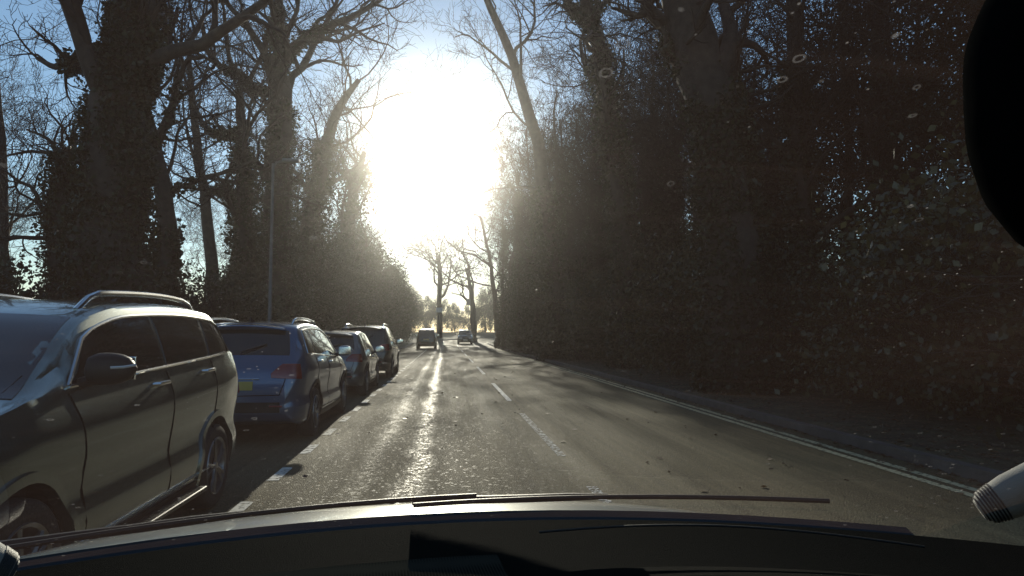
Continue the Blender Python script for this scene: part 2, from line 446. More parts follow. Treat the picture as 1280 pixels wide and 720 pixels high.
make_tree([(347, 400), (345, 300), (347, 200), (347, 110), (345, 75)], [40, 34, 30, 27, 24], 30, 'big spreading oak with a forked bare crown, behind the lamp column', G1, seed=13, ivy=6000, ivy_thick=.4, ivy_hi=.75, kids=(4, 8, 6, 5), minr=.014,
          limbs=[([(345, 80), (343, 30), (348, -30), (352, -90)], [16, 13, 10, 6], .3), ([(350, 90), (372, 55), (410, 42), (450, 28), (490, 8)], [17, 13, 10, 7, 4], -.3),
                 ([(343, 115), (310, 98), (275, 80), (245, 50), (235, 0)], [14, 11, 9, 7, 4], .4), ([(350, 120), (372, 80), (400, 20), (420, -30)], [11, 9, 7, 4], .5),
                 ([(345, 95), (325, 55), (300, 25), (270, -10)], [11, 9, 6, 4], -.4)])
make_tree([(392, 400), (390, 330), (392, 255), (402, 190), (425, 130), (450, 100)], [30, 27, 22, 16, 10, 6], 38, 'ivy-covered tree leaning right towards the sun, right of the spreading oak', G1, seed=17, ivy=7000, ivy_thick=.8, ivy_hi=.7, kids=(9, 7, 5, 4), leaf=.17, minr=.014)
make_tree([(268, 385), (262, 300), (250, 210), (240, 120), (236, 60)], [16, 14, 11, 8, 5], 33, 'thin bare tree seen between the slender tree and the ivy-wrapped tree', G1, seed=19, kids=(10, 7, 5, 4))
make_tree([(438, 405), (440, 350), (436, 290), (442, 235), (455, 190)], [20, 17, 14, 10, 6], 52, 'ivy-clad tree furthest along the left verge, under the sun', G1, seed=23, ivy=5000, ivy_thick=1.2, ivy_hi=.9, kids=(9, 7, 5, 3), leaf=.22, minr=.016)
make_tree([(8, 372), (6, 300), (3, 200), (-6, 60)], [13, 11, 8, 5], 24, 'thin bare tree at the left edge of the photo', G1, seed=29, kids=(10, 7, 6, 4))
# far centre
make_tree([(549, 418), (549, 372), (550, 345), (549, 318)], [7, 6, 5, 3], 105, 'faded bare tree at the end of the road, directly beneath the sun', G3, seed=31, kids=(10, 7, 6, 3), minr=.03, wander=.2, l0=(.5, .85, .4, .7))
make_tree([(592, 421), (591, 385), (588, 358), (583, 335)], [8, 7, 5, 3], 92, 'gnarled bare tree with lopped stubby limbs at the bend', G3, seed=33, kids=(6, 5, 4, 3), minr=.03, wander=.25, l0=(.5, .8, .4, .7))
make_tree([(622, 415), (618, 370), (612, 320), (600, 270)], [7, 6, 4, 3], 68, 'slim bare tree leaning left beside the right-hand hedge', G3, seed=35, kids=(10, 6, 5, 3), minr=.022, l0=(.35, .6, .3, .6))
# right
make_tree([(700, 420), (690, 300), (672, 180), (640, 70), (600, -20)], [22, 20, 16, 12, 8], 36, 'bare tree leaning left over the road, left edge of the right-hand wood', G2, seed=41, ivy=5000, ivy_thick=.8, ivy_hi=.5, kids=(8, 7, 6, 4), leaf=.17, minr=.014)
make_tree([(785, 420), (778, 280), (765, 170), (752, 80), (735, 10), (730, -60)], [30, 28, 24, 20, 17, 12], 26, 'forked ivy-clad tree between the leaning tree and the thick dark trunk', G2, seed=43, ivy=6000, ivy_thick=.45, ivy_hi=.7, kids=(7, 7, 6, 4),
          limbs=[([(740, 28), (715, 5), (700, -30)], [12, 9, 6], .3), ([(750, 60), (735, 30), (762, 5), (790, -30)], [9, 8, 7, 5], -.3)])
make_tree([(930, 440), (915, 300), (896, 190), (875, 90), (850, -10), (830, -120)], [86, 76, 68, 60, 54, 40], 15, 'thick dark trunk leaning left, largest tree on the right', G2, seed=47, ivy=9000, ivy_thick=.3, ivy_hi=.6, kids=(6, 6, 5, 4), leaf=.1,
          limbs=[([(880, 110), (850, 50), (815, -20)], [30, 24, 18], .3), ([(900, 200), (925, 120), (935, 60), (960, 0)], [14, 12, 9, 6], .4)])
make_tree([(1010, 440), (1002, 280), (995, 120), (990, -50)], [30, 26, 22, 18], 18, 'straight dark tree just right of the thick leaning trunk', G2, seed=53, ivy=5000, ivy_thick=.4, ivy_hi=.8, kids=(12, 7, 5, 4))
make_tree([(1120, 440), (1112, 280), (1100, 120), (1095, -50)], [24, 22, 19, 16], 17, 'straight dark tree near the right-hand edge of the wood', G2, seed=57, ivy=3000, ivy_thick=.4, ivy_hi=.8, kids=(12, 7, 5, 4))

# background bare trees: three kinds, copied
def plain_tree(seed, H, name='bare_tree', kids=(13, 8, 6, 3)):
    rg = np.random.default_rng(seed); root = empty(name)
    z = np.linspace(0, H, 12); P = np.stack([np.cumsum(rg.normal(size=12)*.12), np.cumsum(rg.normal(size=12)*.12), z], 1); P -= P[0]
    r = np.linspace(H*.017, .03, 12); tk = Tubes(); tw = Tubes(); tk.add(P, r, 8)
    grow(tk, tw, P, r, 0, rg, 4, kids, .2, .08, .018)
    tk.build('trunk', M['bark'], root); tw.build('crown', M['twig'], root); return root
protos = [plain_tree(101, 13), plain_tree(102, 16), plain_tree(103, 14)]
spots = [(-19, 40), (-29, 46), (-13, 58), (-36, 58), (-9.5, 66), (-22, 66), (-10, 84), (-27, 90), (-47, 75),
         (12, 30), (14, 19), (14, 40), (11, 52), (18, 26), (10, 64), (24, 34)]
used = set()
for i, (x, y) in enumerate(spots):
    k = i % 3
    o = protos[k] if k not in used else copy_tree(protos[k]); used.add(k)
    o.location = (x, y, .08); o.rotation_euler = (0, 0, i*1.7); s = .85+.3*((i*7) % 5)/5; o.scale = (s, s, s)
    side = 'left' if x < 0 else 'right'
    tag(o, 'leafless tree with fine twigs in the wood behind the front row on the %s' % side, 'tree', 'background trees in the %s-hand wood' % side)
farp = plain_tree(110, 17, kids=(12, 7, 5, 2)); first = True
for i, x in enumerate([-26, -17, -12, 17, 24, 31, 8, -2, 3.5, -7.5, 12.5]):
    o = farp if first else copy_tree(farp); first = False
    o.location = (x+(i % 3), 128+(i*5) % 17, 1.3); o.rotation_euler = (0, 0, i*2.1); s = .5+.22*((i*3) % 4)/4
    if abs(x) > 15: s += .25
    o.scale = (s, s, s)
    tag(o, 'small hazy leafless tree in the line closing off the far end of the road', 'tree', 'far trees beyond the bend')

# evergreen shrubs and ivy masses --------------------------------------------
def bush_proto(name, seed, rad, n, mat, leaf, nclump=60, csize=.24):
    rg = np.random.default_rng(seed); root = empty(name)
    C = clump_cloud((0, 0, rad[2]*.95), rad, n, rg, nclump, csize)
    leaf_obj('foliage', C, leaf, mat, root, rg)
    tk = Tubes()
    for k in range(7):
        a = k*.9; e = np.array([cos(a)*rad[0]*.6, sin(a)*rad[1]*.6, rad[2]*rg.uniform(1, 1.7)])
        P = np.array([e*f+np.array([0, 0, 0])+rg.normal(size=3)*.06*rad[0]*(f > 0) for f in np.linspace(0, 1, 7)]); P[0] = (0, 0, 0)
        tk.add(P, np.linspace(.05, .015, 7), 5)
        grow(tk, tk, P, np.linspace(.05, .015, 7), 1, rg, 3, (0, 8, 4), .2, .06, .009)
    tk.build('stem', M['twig'], root); return root
def airy_proto(name, seed):
    rg = np.random.default_rng(seed); root = empty(name); C = []
    for k in range(190):
        z = 12.5*rg.random()**1.25; a = rg.random()*2*PI; rad = (2.7-z*.13)*rg.random()**.6
        c = np.array([rad*cos(a), rad*sin(a), z+.3]); m_ = int(250*(1.25-z/14))
        C.append(c+rg.normal(size=(m_, 3))*np.array([.42, .42, .26]))
    leaf_obj('foliage', np.vstack(C), .10, M['darkleaf'], root, rg)
    P = np.array([[.06*sin(z), .05*cos(z*1.3), z] for z in np.linspace(0, 13.5, 16)]); r = np.linspace(.22, .04, 16)
    tk = Tubes(); tw = Tubes(); tk.add(P, r, 9); grow(tk, tw, P, r, 0, rg, 3, (22, 7, 4), .15, 0, .016)
    tk.build('trunk', M['bark'], root); tw.build('branches', M['twig'], root); return root
def stem_proto(name, seed):
    rg = np.random.default_rng(seed); root = empty(name); C = []; tk = Tubes(); tw = Tubes()
    for k, (x, y, H, th) in enumerate([(0, 0, 16, .9), (-1.5, .8, 12.5, .7), (1.3, 1.4, 14, .8), (.6, -1.7, 11, .75), (-.9, -1.1, 9, .7), (1.9, -.3, 7.5, .8)]):
        z = np.linspace(0, H, 14); ln = rg.normal(size=2)*.06
        P = np.stack([x+ln[0]*z+np.cumsum(rg.normal(size=14)*.09), y+ln[1]*z+np.cumsum(rg.normal(size=14)*.09), z], 1)
        r = np.linspace(.24, .05, 14); tk.add(P, r, 8)
        grow(tk, tw, P, r, 0, rg, 4, (11, 6, 5, 3), .2, .06, .018, (.2, .4, .25, .45))
        hi = rg.uniform(.62, .9); n = int(520*H)
        f = rg.random(n)**.9*hi; xi = f*13; i0 = np.minimum(xi.astype(int), 12); q = (xi-i0)[:, None]
        p = P[i0]*(1-q)+P[i0+1]*q; a = rg.random(n)*2*PI
        lump = .55+.45*np.sin(xi*2.7+k+1.5*np.sin(a*2+k))*np.cos(a+xi*1.3+k*2)
        rad = th*(1-.55*f/hi)*(.25+lump*rg.random(n)**.6)*1.25
        C.append(p+np.stack([np.cos(a)*rad, np.sin(a)*rad, rg.normal(size=n)*.25], 1))
    C.append(clump_cloud((0, 0, 2.6), (2.4, 2.6, 2.9), 10000, rg, 45, .26))
    C = np.vstack(C); C[:, 2] = np.maximum(C[:, 2], .1)
    leaf_obj('foliage', C, .11, M['ivy'], root, rg)
    tk.build('trunk', M['bark'], root); tw.build('branches', M['twig'], root); return root
bp = {'low': bush_proto('evergreen_shrub', 201, (1.7, 1.9, 1.5), 9000, M['ivy'], .10, 34, .3),
      'tall': bush_proto('evergreen_shrub', 202, (2.0, 2.2, 3.4), 14000, M['evergreen'], .13, 42, .27),
      'tower': stem_proto('ivy_covered_tree', 203),
      'airy': airy_proto('dense_evergreen', 207),
      'hedge': bush_proto('hedge_shrub', 204, (1.3, 1.9, 1.35), 12000, M['hedgeleaf'], .07, 36, .3)}
ub = set()
def put(kind, x, y, s, rz, label, group, sz=None, cat='shrub'):
    o = bp[kind] if kind not in ub else copy_tree(bp[kind]); ub.add(kind)
    o.location = (x, y, gh(y)+.08); o.rotation_euler = (0, 0, rz); o.scale = (s, s, sz or s)
    tag(o, label, cat, group); return o
i = 0
for y, x, kind, s in [(14, -9, 'low', .9), (17, -11.5, 'low', 1.1), (19, -7.8, 'low', .9), (22, -9.5, 'low', 1), (24.5, -7.6, 'low', 1.1), (27, -9, 'low', 1.2), (29, -12, 'low', 1.2), (31, -7.6, 'tall', .75),
                      (34.5, -8.8, 'tall', .8), (38, -7.4, 'tall', .9), (42, -8.6, 'tall', 1.0), (46, -7.0, 'tall', .95), (50, -8.3, 'tall', 1.2), (55, -6.6, 'tall', 1.1), (60, -8.2, 'tall', 1.5), (66, -6.4, 'tall', 1.3),
                      (72, -7.8, 'tall', 1.5), (79, -6.2, 'tall', 1.2), (86, -7, 'tall', 1.3), (94, -6, 'tall', 1.1), (26, -16, 'low', .9), (48, -14, 'tall', .9)]:
    i += 1
    put(kind, x, y, s, i*1.3, 'dark leafy %s under the bare trees behind the parked cars' % ('ivy shrub' if kind == 'low' else 'tall evergreen shrub'), 'low ivy shrubs on the left verge' if kind == 'low' else 'tall evergreen shrubs on the left verge')
for y, x, s, sz in [(58, -8, .75, .62), (70, -8, .9, .62), (40, -9.3, .55, .55)]:
    i += 1; put('tower', x, y, s, i*1.1, 'tall column of ivy leaves among the bare trees behind the parked cars', 'ivy columns in the left-hand wood', sz, 'tree')
for y, x, s, sz in [(34, 8.6, 1, 1.0), (42, 6.8, .9, 1.05), (50, 6.4, .9, 1.1), (59, 6.6, .95, .95), (68, 7.2, 1, .8), (28, 9.6, .9, .85), (38, 11.5, 1.1, 1.05), (48, 11, 1.1, 1.1), (23, 10.8, .9, .8)]:
    i += 1; put('tower', x, y, s, i*1.1, 'tall tree smothered in ivy in the left half of the right-hand wood', 'ivy-smothered trees on the right', sz, 'tree')
for y, x, s, sz in [(19, 11.8, .9, .9), (14, 12.0, 1, 1), (23, 16, 1.1, 1.05), (16.5, 16, 1.1, 1.1), (10, 13, 1.0, 1.0), (28, 14, 1.1, .9), (7, 11.5, .9, 1.1), (12, 18, 1.1, 1.1), (9, 17, 1.2, 1.2)]:
    i += 1; put('airy', x, y, s, i*1.1, 'dense dark evergreen tree beyond the hedge in the right-hand part of the wood', 'dense evergreens at the far right', sz, 'tree')
for k in range(24):
    y = 3.5+k*3.1+(k % 3)*.4; x = 7.6+.35*((k*5) % 4)
    put('hedge', x+bend(y), y, 1+.15*((k*3) % 4), k*.9, 'bramble-like hedge shrub along the right verge behind the double yellow lines', 'hedge shrubs along the right verge', None)
for k in range(9):
    y = 24+k*6; put('tall', 10.2, y, .85+.1*(k % 3), k*1.9, 'tall dark evergreen shrub behind the hedge on the right', 'tall evergreen shrubs behind the right hedge')
rr_ = bush_proto('red_leaved_shrub', 301, (.55, .6, .95), 900, M['redleaf'], .09, 12, .35)
p = at(643, 412, 40); rr_.location = (6.1, 44, .1); tag(rr_, 'small shrub with red leaves at the foot of the right-hand hedge', 'shrub')

for k in range(22):
    x = -30+2.9*k; put('tall', x, 132+(k*7) % 13, .8+.09*((k*5) % 6), k*1.7, 'hazy evergreen shrub in the low line closing the far end of the road', 'far shrubs beyond the bend')
# leaf litter
rg = np.random.default_rng(77)
n = 9000; X = np.where(rg.random(n) < .6, rg.uniform(5.2, 7.6, n), rg.uniform(-7.5, -4.1, n)); Yv = 2+60*rg.random(n)**1.5
C = np.stack([X, Yv, np.full(n, .135)], 1)
n3 = 1500; C = np.vstack([C, np.stack([5.1-.35*rg.random(n3)**2.2, 4+50*rg.random(n3)**1.5, np.full(n3, .014)], 1)]); n2 = 260; C2 = np.stack([rg.uniform(-1.6, 5.0, n2), 3+40*rg.random(n2)**1.4, np.full(n2, .012)], 1)
V, F = leaf_cards(np.vstack([C, C2]), .07, rg)
base = np.repeat(np.vstack([C, C2])[:, 2], 4); V[:, 2] = base+(V[:, 2]-base)*.25
tag(link('leaf_litter', arr_mesh('leaf_litter', V, F), M['litter'], None, False), 'scattered brown fallen leaves on verges and road', 'leaves', kind='stuff')

# ---------------------------------------------------------------- cars
def pch(xs, ys):
    xs = np.array(xs, float); ys = np.array(ys, float); h = np.diff(xs); d = np.diff(ys)/h
    m = np.zeros(len(xs)); m[1:-1] = np.where(d[:-1]*d[1:] > 0, 2*d[:-1]*d[1:]/(d[:-1]+d[1:]+1e-12), 0); m[0] = d[0]; m[-1] = d[-1]
    def f(x):
        i = int(np.clip(np.searchsorted(xs, x)-1, 0, len(h)-1)); t = (x-xs[i])/h[i]
        t = min(max(t, 0), 1)
        return float((2*t**3-3*t**2+1)*ys[i]+(t**3-2*t**2+t)*h[i]*m[i]+(-2*t**3+3*t**2)*ys[i+1]+(t**3-t**2)*h[i]*m[i+1])
    return f

def make_car(name, label, paintm, L=4.36, W=1.84, H=1.60, wbase=2.6, group=None, rails=True, detail=True, tail=True, antenna=True, step=False, mirror_mat=None, trim=True, boxy=0, cat='car', belt=1.0, cab=0.0):
    """local axes: +Y is forward, origin under the middle; t runs from the front (0) to the rear (L)"""
    root = empty(name); tag(root, label, cat, group)
    q = L/4.36; hz = H/1.60; hw = W/2/.92
    R_ = lambda xs: [x*q for x in xs]
    zt = pch(R_([0, .04, .15, .5-cab*.4, 1.0-cab, 1.14-cab, 1.45-cab, 1.88-cab*.9, 2.3-cab*.6, 3.0, 3.6, 3.86+boxy, 4.02+boxy, 4.14+boxy*.8, 4.24+boxy*.4, 4.31, 4.36]),
             [z*hz for z in [.60, .74, .86, .965, 1.04, 1.07, 1.26, 1.49, 1.575, 1.60, 1.575, 1.53, 1.36, 1.16, 1.04, .93, .70]])
    bz = pch(R_([0, .15, .6-cab*.5, 1.0-cab, 2.0-cab, 3.3, 4.0, 4.14, 4.24, 4.31, 4.36]), [z*hz*(1+(belt-1)*k) for z, k in zip([.56, .80, .90, .955, .985, 1.04, 1.07, 1.05, .99, .89, .66], [0, 0, .4, .9, 1, 1, 1, .7, .3, 0, 0])])
    wf = pch(R_([0, .05, .15, .4, .8, 2, 3.6, 4.0, 4.2, 4.3, 4.36]), [x*hw for x in [.55, .68, .79, .875, .91, .92, .915, .89, .84, .78, .68]])
    zl = pch(R_([0, .1, .4, 2, 4.0, 4.28, 4.36]), [.32, .25, .21, .20, .23, .30, .40])
    wp = pch([0, .05, .12, .26, .30, .42, .76, .80, 1.0], [.90, .955, .972, .994, .993, .962, 1.0, .998, .935])
    fr = [0, .04, .09, .16, .24, .28, .32, .38, .44, .55, .66, .74, .765, .79, .815, .85, .92, 1.0]
    ts = np.unique(np.concatenate([np.linspace(0, .3, 12), np.linspace(.3, L-.55, 60), np.linspace(L-.55, L, 26)]))
    rings = []
    for t in ts:
        z0 = zl(t); zb = min(bz(t), zt(t)-.012); wv = wf(t); z1 = zt(t)
        half = [(0, z0), (wv*.5, z0)]
        for f in fr: half.append((wv*wp(f), z0+(zb-z0)*f))
        hgt = z1-zb; wb0 = wv*.935
        ze = zb+hgt*.86 if hgt > .25 else zb+hgt*.5
        we = wb0-(ze-zb)*.33-.02 if hgt > .25 else wb0-.05-(ze-zb)*.33
        for k in range(1, 7):
            f = k/6; half.append((wb0+(we-wb0)*f+.012*sin(PI*f), zb+(ze-zb)*f))
        wt = we-.10; zt_ = z1-.022 if hgt > .1 else z1-hgt*.15
        for k in range(1, 5):
            a = k/4*PI/2; half.append((wt+(we-wt)*cos(a)**1.2 if k < 4 else wt, ze+(zt_-ze)*sin(a)))
        for k in range(1, 5):
            f = k/4; half.append((wt*(1-f), zt_+(z1-zt_)*(1-(1-f)**2)))
        full = [(x, L/2-t, z) for x, z in half]+[(-x, L/2-t, z) for x, z in half[-2:0:-1]]
        rings.append(full)
    mb = MB(); mb.grid(rings, True); nr = len(rings[0])
    mb.f.append(tuple(range(nr))); mb.f.append(tuple(len(mb.v)-nr+k for k in range(nr))[::-1])
    me = mb.mesh('body')
    # wheel arches cut out of the body
    axf = L/2-.86*q; axr = axf-wbase; wr = .335*hz**.3
    cut = MB()
    for ya in (axf, axr):
        for sx in (-1, 1):
            n = 40; A = [(sx*(W/2+.1), ya+(wr+.055)*cos(2*PI*k/n), wr+.01+(wr+.055)*sin(2*PI*k/n)) for k in range(n)]
            B = [(sx*(W/2-.34), y, z) for (_, y, z) in A]; b0 = len(cut.v)
            cut.v += A+B; cut.f += [(b0+k, b0+(k+1) % n, b0+n+(k+1) % n, b0+n+k) for k in range(n)]
            cut.f += [tuple(b0+k for k in range(n))[::-1], tuple(b0+n+k for k in range(n))]
    body = link('body', me, paintm, root)
    co = bpy.data.objects.new('arch_cutter', cut.mesh('arch_cutter')); col.objects.link(co)
    co.data.materials.append(M['gap'])
    md = body.modifiers.new('b', 'BOOLEAN'); md.operation = 'DIFFERENCE'; md.solver = 'EXACT'; md.object = co
    try: md.material_mode = 'TRANSFER'
    except Exception: pass
    bpy.context.view_layer.update()
    dg = bpy.context.evaluated_depsgraph_get()
    bvh = BVHTree.FromPolygons([tuple(v.co) for v in me.vertices], [tuple(p.vertices) for p in me.polygons])
    nm = bpy.data.meshes.new_from_object(body.evaluated_get(dg)); body.modifiers.clear(); body.data = nm
    bpy.data.objects.remove(co)
    nm.shade_smooth(); nm.set_sharp_from_angle(angle=R(32))

    def cast(o, d, off):
        d = Vector(d).normalized(); h = bvh.ray_cast(Vector(o), d)
        if h[0] is None: return None
        nn = h[1] if h[1].dot(d) < 0 else -h[1]
        return h[0]+nn*off
    def patch(nm_, mat, fn, d, nu=14, nv=8, off=.004, th=.012, parent=root, mirror=False):
        """fn(u,v)->ray origin; grid laid on the body, given thickness"""
        mb = MB(); dv = Vector(d).normalized(); G = []
        for i in range(nu+1):
            row = []
            for j in range(nv+1):
                p = cast(fn(i/nu, j/nv), d, off)
                if p is None: p = row[-1] if row else Vector(fn(i/nu, j/nv))
                row.append(p)
            G.append(row)
        mb.grid(G); mb.grid([[p+dv*th for p in r] for r in G])
        for e in ([r[0] for r in G], [r[-1] for r in G], G[0], G[-1]): mb.grid([e, [p+dv*th for p in e]])
        if mirror:
            mb2 = MB(); mb2.v = [(-p[0], p[1], p[2]) for p in [tuple(v) for v in mb.v]]; mb2.f = [f[::-1] for f in mb.f]
            o2 = mb2.build(nm_, mat, parent)
        return mb.build(nm_, mat, parent)
    def line(nm_, mat, pts, d, rad, off=.002, n=5, parent=root, both=True, sub=5):
        P = []
        for a, b in zip(pts[:-1], pts[1:]):
            for k in range(sub): P.append([a[c]+(b[c]-a[c])*k/sub for c in range(3)])
        P.append(pts[-1]); Q = [cast(p, d, off) for p in P]; Q = [p for p in Q if p is not None]
        if len(Q) < 2: return
        mb = MB(); mb.tube(Q, rad, n)
        o = mb.build(nm_, mat, parent)
        if both: mb3 = MB(); mb3.tube([(-p.x, p.y, p.z) for p in Q], rad, n); mb3.build(nm_, mat, parent)
        return o
    Yt = lambda t: L/2-t*q
    # side glass: three panes per side, from a shared outline
    up_ = lambda t: zt(t*q)-.105*hz
    lo_ = lambda t: bz(t*q)+.022
    def win(t0, t1, k0=0, k1=0):
        def fn(u, v):
            t = t0+(t1-t0)*u; tt = t+(k0*(1-u)+k1*u)*v
            a = lo_(t); b = up_(tt) if up_(tt) > lo_(tt)+.03 else lo_(tt)+.03
            return (3, Yt(tt), a+(b-a)*v)
        return fn
    dirx = (-1, 0, 0)
    w_f = win(1.50-cab, 2.47-cab*.15, .27, .02); w_r = win(2.53-cab*.15, 3.30, .02, .05); w_q = win(3.36, 3.86, .06, -.12)
    w_all = [w_f, w_r, w_q]
    for fn in w_all: patch('side_window', M['glass'], fn, dirx, 12, 6, .004, .01, mirror=True)
    if trim:
        top = [w_f(u, 1) for u in np.linspace(0, 1, 8)]+[w_r(u, 1) for u in np.linspace(0, 1, 6)]+[w_q(u, 1) for u in np.linspace(0, 1, 4)]
        bot = [w_q(u, 0) for u in np.linspace(1, 0, 4)]+[w_r(u, 0) for u in np.linspace(1, 0, 6)]+[w_f(u, 0) for u in np.linspace(1, 0, 8)]
        for s_ in (-1, 1):
            mb = MB(); Q = [cast(p, dirx, .008) for p in [bot[-1]]+top+bot]
            Q = [Vector((s_*p.x, p.y, p.z)) for p in Q if p]
            mb.tube(Q, .011, 6); mb.build('window_trim', M['chrome'], root)
    # windscreen and rear window, cast from above
    def ws(u, v):
        t = 1.16-cab+(1.86-1.16)*v; y = Yt(t); half = wf(t*q)*.935-.02-(zt(t*q)-bz(t*q))*.33-.045
        return ((2*u-1)*half, y, 3)
    patch('windscreen', M['glass'], ws, (0, 0, -1), 18, 12, .004, .01)
    tb0, tb1 = 3.93+boxy, 4.15+boxy*.8
    def rw(u, v):
        t = tb1+(tb0-tb1)*v; z = zt(t*q); half = wf(t*q)*.935-.02-max(0, (z-bz(t*q)))*.33-.09
        return ((2*u-1)*half, Yt(t), 3)
    patch('rear_window', M['glass'], rw, (0, 0, -1), 16, 8, .004, .01)
    # door shuts
    for t, t2 in ((1.38, 1.44-cab*.8), (2.50-cab*.15, 2.50-cab*.15), (3.36, 3.36)):
        z1 = lo_(t2)-.03; line('door_gap', M['gap'], [(3, Yt(t), .36), (3, Yt(t+.03 if t > 2 else t-.02), .78), (3, Yt(t2), z1)], dirx, .005, .0005, 4)
    line('sill_trim', M['black_plastic'] if not step else M['satin'], [(3, Yt(1.3), .335), (3, Yt(3.32), .36)], dirx, .010, .003, 5)
    # sill cladding
    patch('sill_cladding', M['black_plastic'], lambda u, v: (3, Yt(1.27+(3.13-1.27)*u), .225+.085*v), dirx, 16, 3, .01, .02, mirror=True)
    # arch cladding
    for ya in (axf, axr):
        for sx in (-1, 1):
            inner = []; outer = []
            for k in range(25):
                a = PI*(-.08+1.16*k/24); rr = wr+.053
                p1 = cast((3, ya+rr*cos(a), wr+.01+rr*sin(a)), dirx, 0); p2 = cast((3, ya+(rr+.05)*cos(a), wr+.01+(rr+.05)*sin(a)), dirx, 0)
                if p1 is None or p2 is None: continue
                inner.append(p1); outer.append(p2)
            mb = MB(); rows = []
            for p1, p2 in zip(inner, outer):
                rows.append([Vector((sx*x, y, z)) for x, y, z in ((p1.x-.05, p1.y, p1.z), (p1.x+.016, p1.y, p1.z), (p2.x+.014, p2.y, p2.z), (p2.x-.01, p2.y, p2.z))])
            mb.grid(rows); mb.build('arch_trim', M['black_plastic'] if step is False else paintm, root)
    # wheels
    for ya in (axf, axr):
        for sx in (-1, 1):
            xw = sx*(W/2-.125)
            mb = MB(); rt = wr; prof = [(rt*.66, -.10), (rt*.80, -.112), (rt*.93, -.105), (rt*.985, -.085), (rt, -.05), (rt, .05), (rt*.985, .085), (rt*.93, .105), (rt*.80, .112), (rt*.66, .10)]
            wh = mb.lathe(prof, (xw, ya, wr), 'x', 36).build('wheel', M['tyre'], root)
            mb = MB(); s2 = sx
            mb.lathe([(rt*.66, -.095*s2), (rt*.62, .085*s2), (rt*.685, .10*s2), (rt*.675, .112*s2), (rt*.62, .10*s2), (rt*.58, .03*s2)], (xw, ya, wr), 'x', 36)
            for k in range(5):
                for dd in (-.13, .13):
                    a = 2*PI*k/5+dd; ca, sa = cos(a), sin(a)
                    mb.tube([(xw+.085*s2, ya+ca*rt*.1, wr+sa*rt*.1), (xw+.098*s2, ya+ca*rt*.35, wr+sa*rt*.35), (xw+.095*s2, ya+cos(a+dd*.4)*rt*.64, wr+sin(a+dd*.4)*rt*.64)], [.022, .017, .015], 6)
            mb.lathe([(.001, .108*s2), (.035, .105*s2), (.045, .08*s2)], (xw, ya, wr), 'x', 16)
            mb.build('rim', M['rim'], wh)
            mb = MB(); mb.lathe([(.02, .02*s2), (.15, .02*s2), (.15, .0)], (xw, ya, wr), 'x', 24); mb.build('brake_disc', M['signgrey'], wh)
    # mirrors
    for sx in (-1, 1):
        pm = cast((3, Yt(1.62-cab), bz((1.62-cab)*q)+.02), dirx, 0)
        mb = MB(); c = Vector((sx*(pm.x+.16), pm.y+.02, pm.z+.085))
        n, m = 16, 9; rows = []
        for i in range(m):
            f = -1+2*i/(m-1); row = []
            kx = (1-abs(f)**2.6)**.5 if abs(f) < 1 else .02
            for k in range(n):
                a = 2*PI*k/n; e = abs(cos(a))**.75*(1 if cos(a) > 0 else -1); g_ = abs(sin(a))**.75*(1 if sin(a) > 0 else -1)
                row.append(c+Vector((sx*f*.125, (e*.085+(0 if e > 0 else .05*-e))*max(kx, .05)*1.0-.02*f, g_*.085*max(kx, .05)*(1-.12*f))))
            rows.append(row)
        mb.grid(rows, True); mb.f.append(tuple(len(mb.v)-n*m+k for k in range(n))); mb.f.append(tuple(len(mb.v)-n+k for k in range(n)))
        mo = mb.build('door_mirror', mirror_mat or paintm, root)
        mb = MB(); mb.tube([(sx*(pm.x-.03), pm.y-.0, pm.z+.0), (sx*(pm.x+.07), pm.y+.01, pm.z+.03)], [.035, .028], 8); mb.build('mirror_arm', M['black_plastic'], mo)
        mb = MB(); mb.box(c+Vector((0, -.058, 0)), (.2, .012, .125)); mb.build('mirror_glass', M['chrome'], mo, bevel=.004)
        if detail:
            mb = MB(); mb.tube([c+Vector((sx*.03, .075, .01)), c+Vector((sx*.085, .055, .012)), c+Vector((sx*.122, .0, .02))], .008, 6); mb.build('indicator', M['head'], mo)
    # handles
    for t in (2.30, 3.20):
        p0 = cast((3, Yt(t), lo_(t)-.105), dirx, .03)
        for sx in (-1, 1):
            mb = MB(); mb.tube([(sx*(p0.x-.035), p0.y+.10, p0.z), (sx*p0.x, p0.y+.08, p0.z), (sx*(p0.x+.004), p0.y, p0.z+.004), (sx*p0.x, p0.y-.08, p0.z+.004), (sx*(p0.x-.035), p0.y-.10, p0.z)], [.012, .014, .014, .014, .012], 8, flat=1)
            mb.build('door_handle', M['chrome'] if detail else paintm, root)
    # lamps, plates, bumper mould
    dr = (-.62, .78, 0)
    def tl(u, v):
        # wraps round the rear corner
        x = .30*hw+.62*hw*u; z = (.80+.17*v*(.6+.4*u))*hz*(1)+.0
        o = Vector((x, -L/2, z))-Vector(dr)*0
        return (x+.62, -L/2+.62*0-.78+.35*max(0, u-.6), z)
    if tail:
        patch('tail_light', M['tail'], lambda u, v: ((.52+.30*u)*hw+ .9*.62, -L/2+.18*u**2-.9*.78, (.855+(.05+.12*min(1, u*2))*v-.02*u*(1-v))*hz), dr, 12, 5, .012, .03, mirror=True)
    patch('number_plate', M['plate'], lambda u, v: ((u-.5)*.52, -3, (.70+.11*v)*hz), (0, 1, 0), 6, 3, .012, .012)
    patch('front_plate', M['plate_white'], lambda u, v: ((u-.5)*.52, 4, (.44+.11*v)), (0, -1, 0), 6, 3, .012, .012)
    patch('rear_bumper', M['black_plastic'], lambda u, v: ((u-.5)*1.22*hw, -3, (.42+.13*v)), (0, 1, 0), 14, 4, .014, .02)
    patch('grille', M['black_plastic'], lambda u, v: ((u-.5)*.8*hw, 4, (.57+.12*v)*hz), (0, -1, 0), 12, 4, .012, .02)
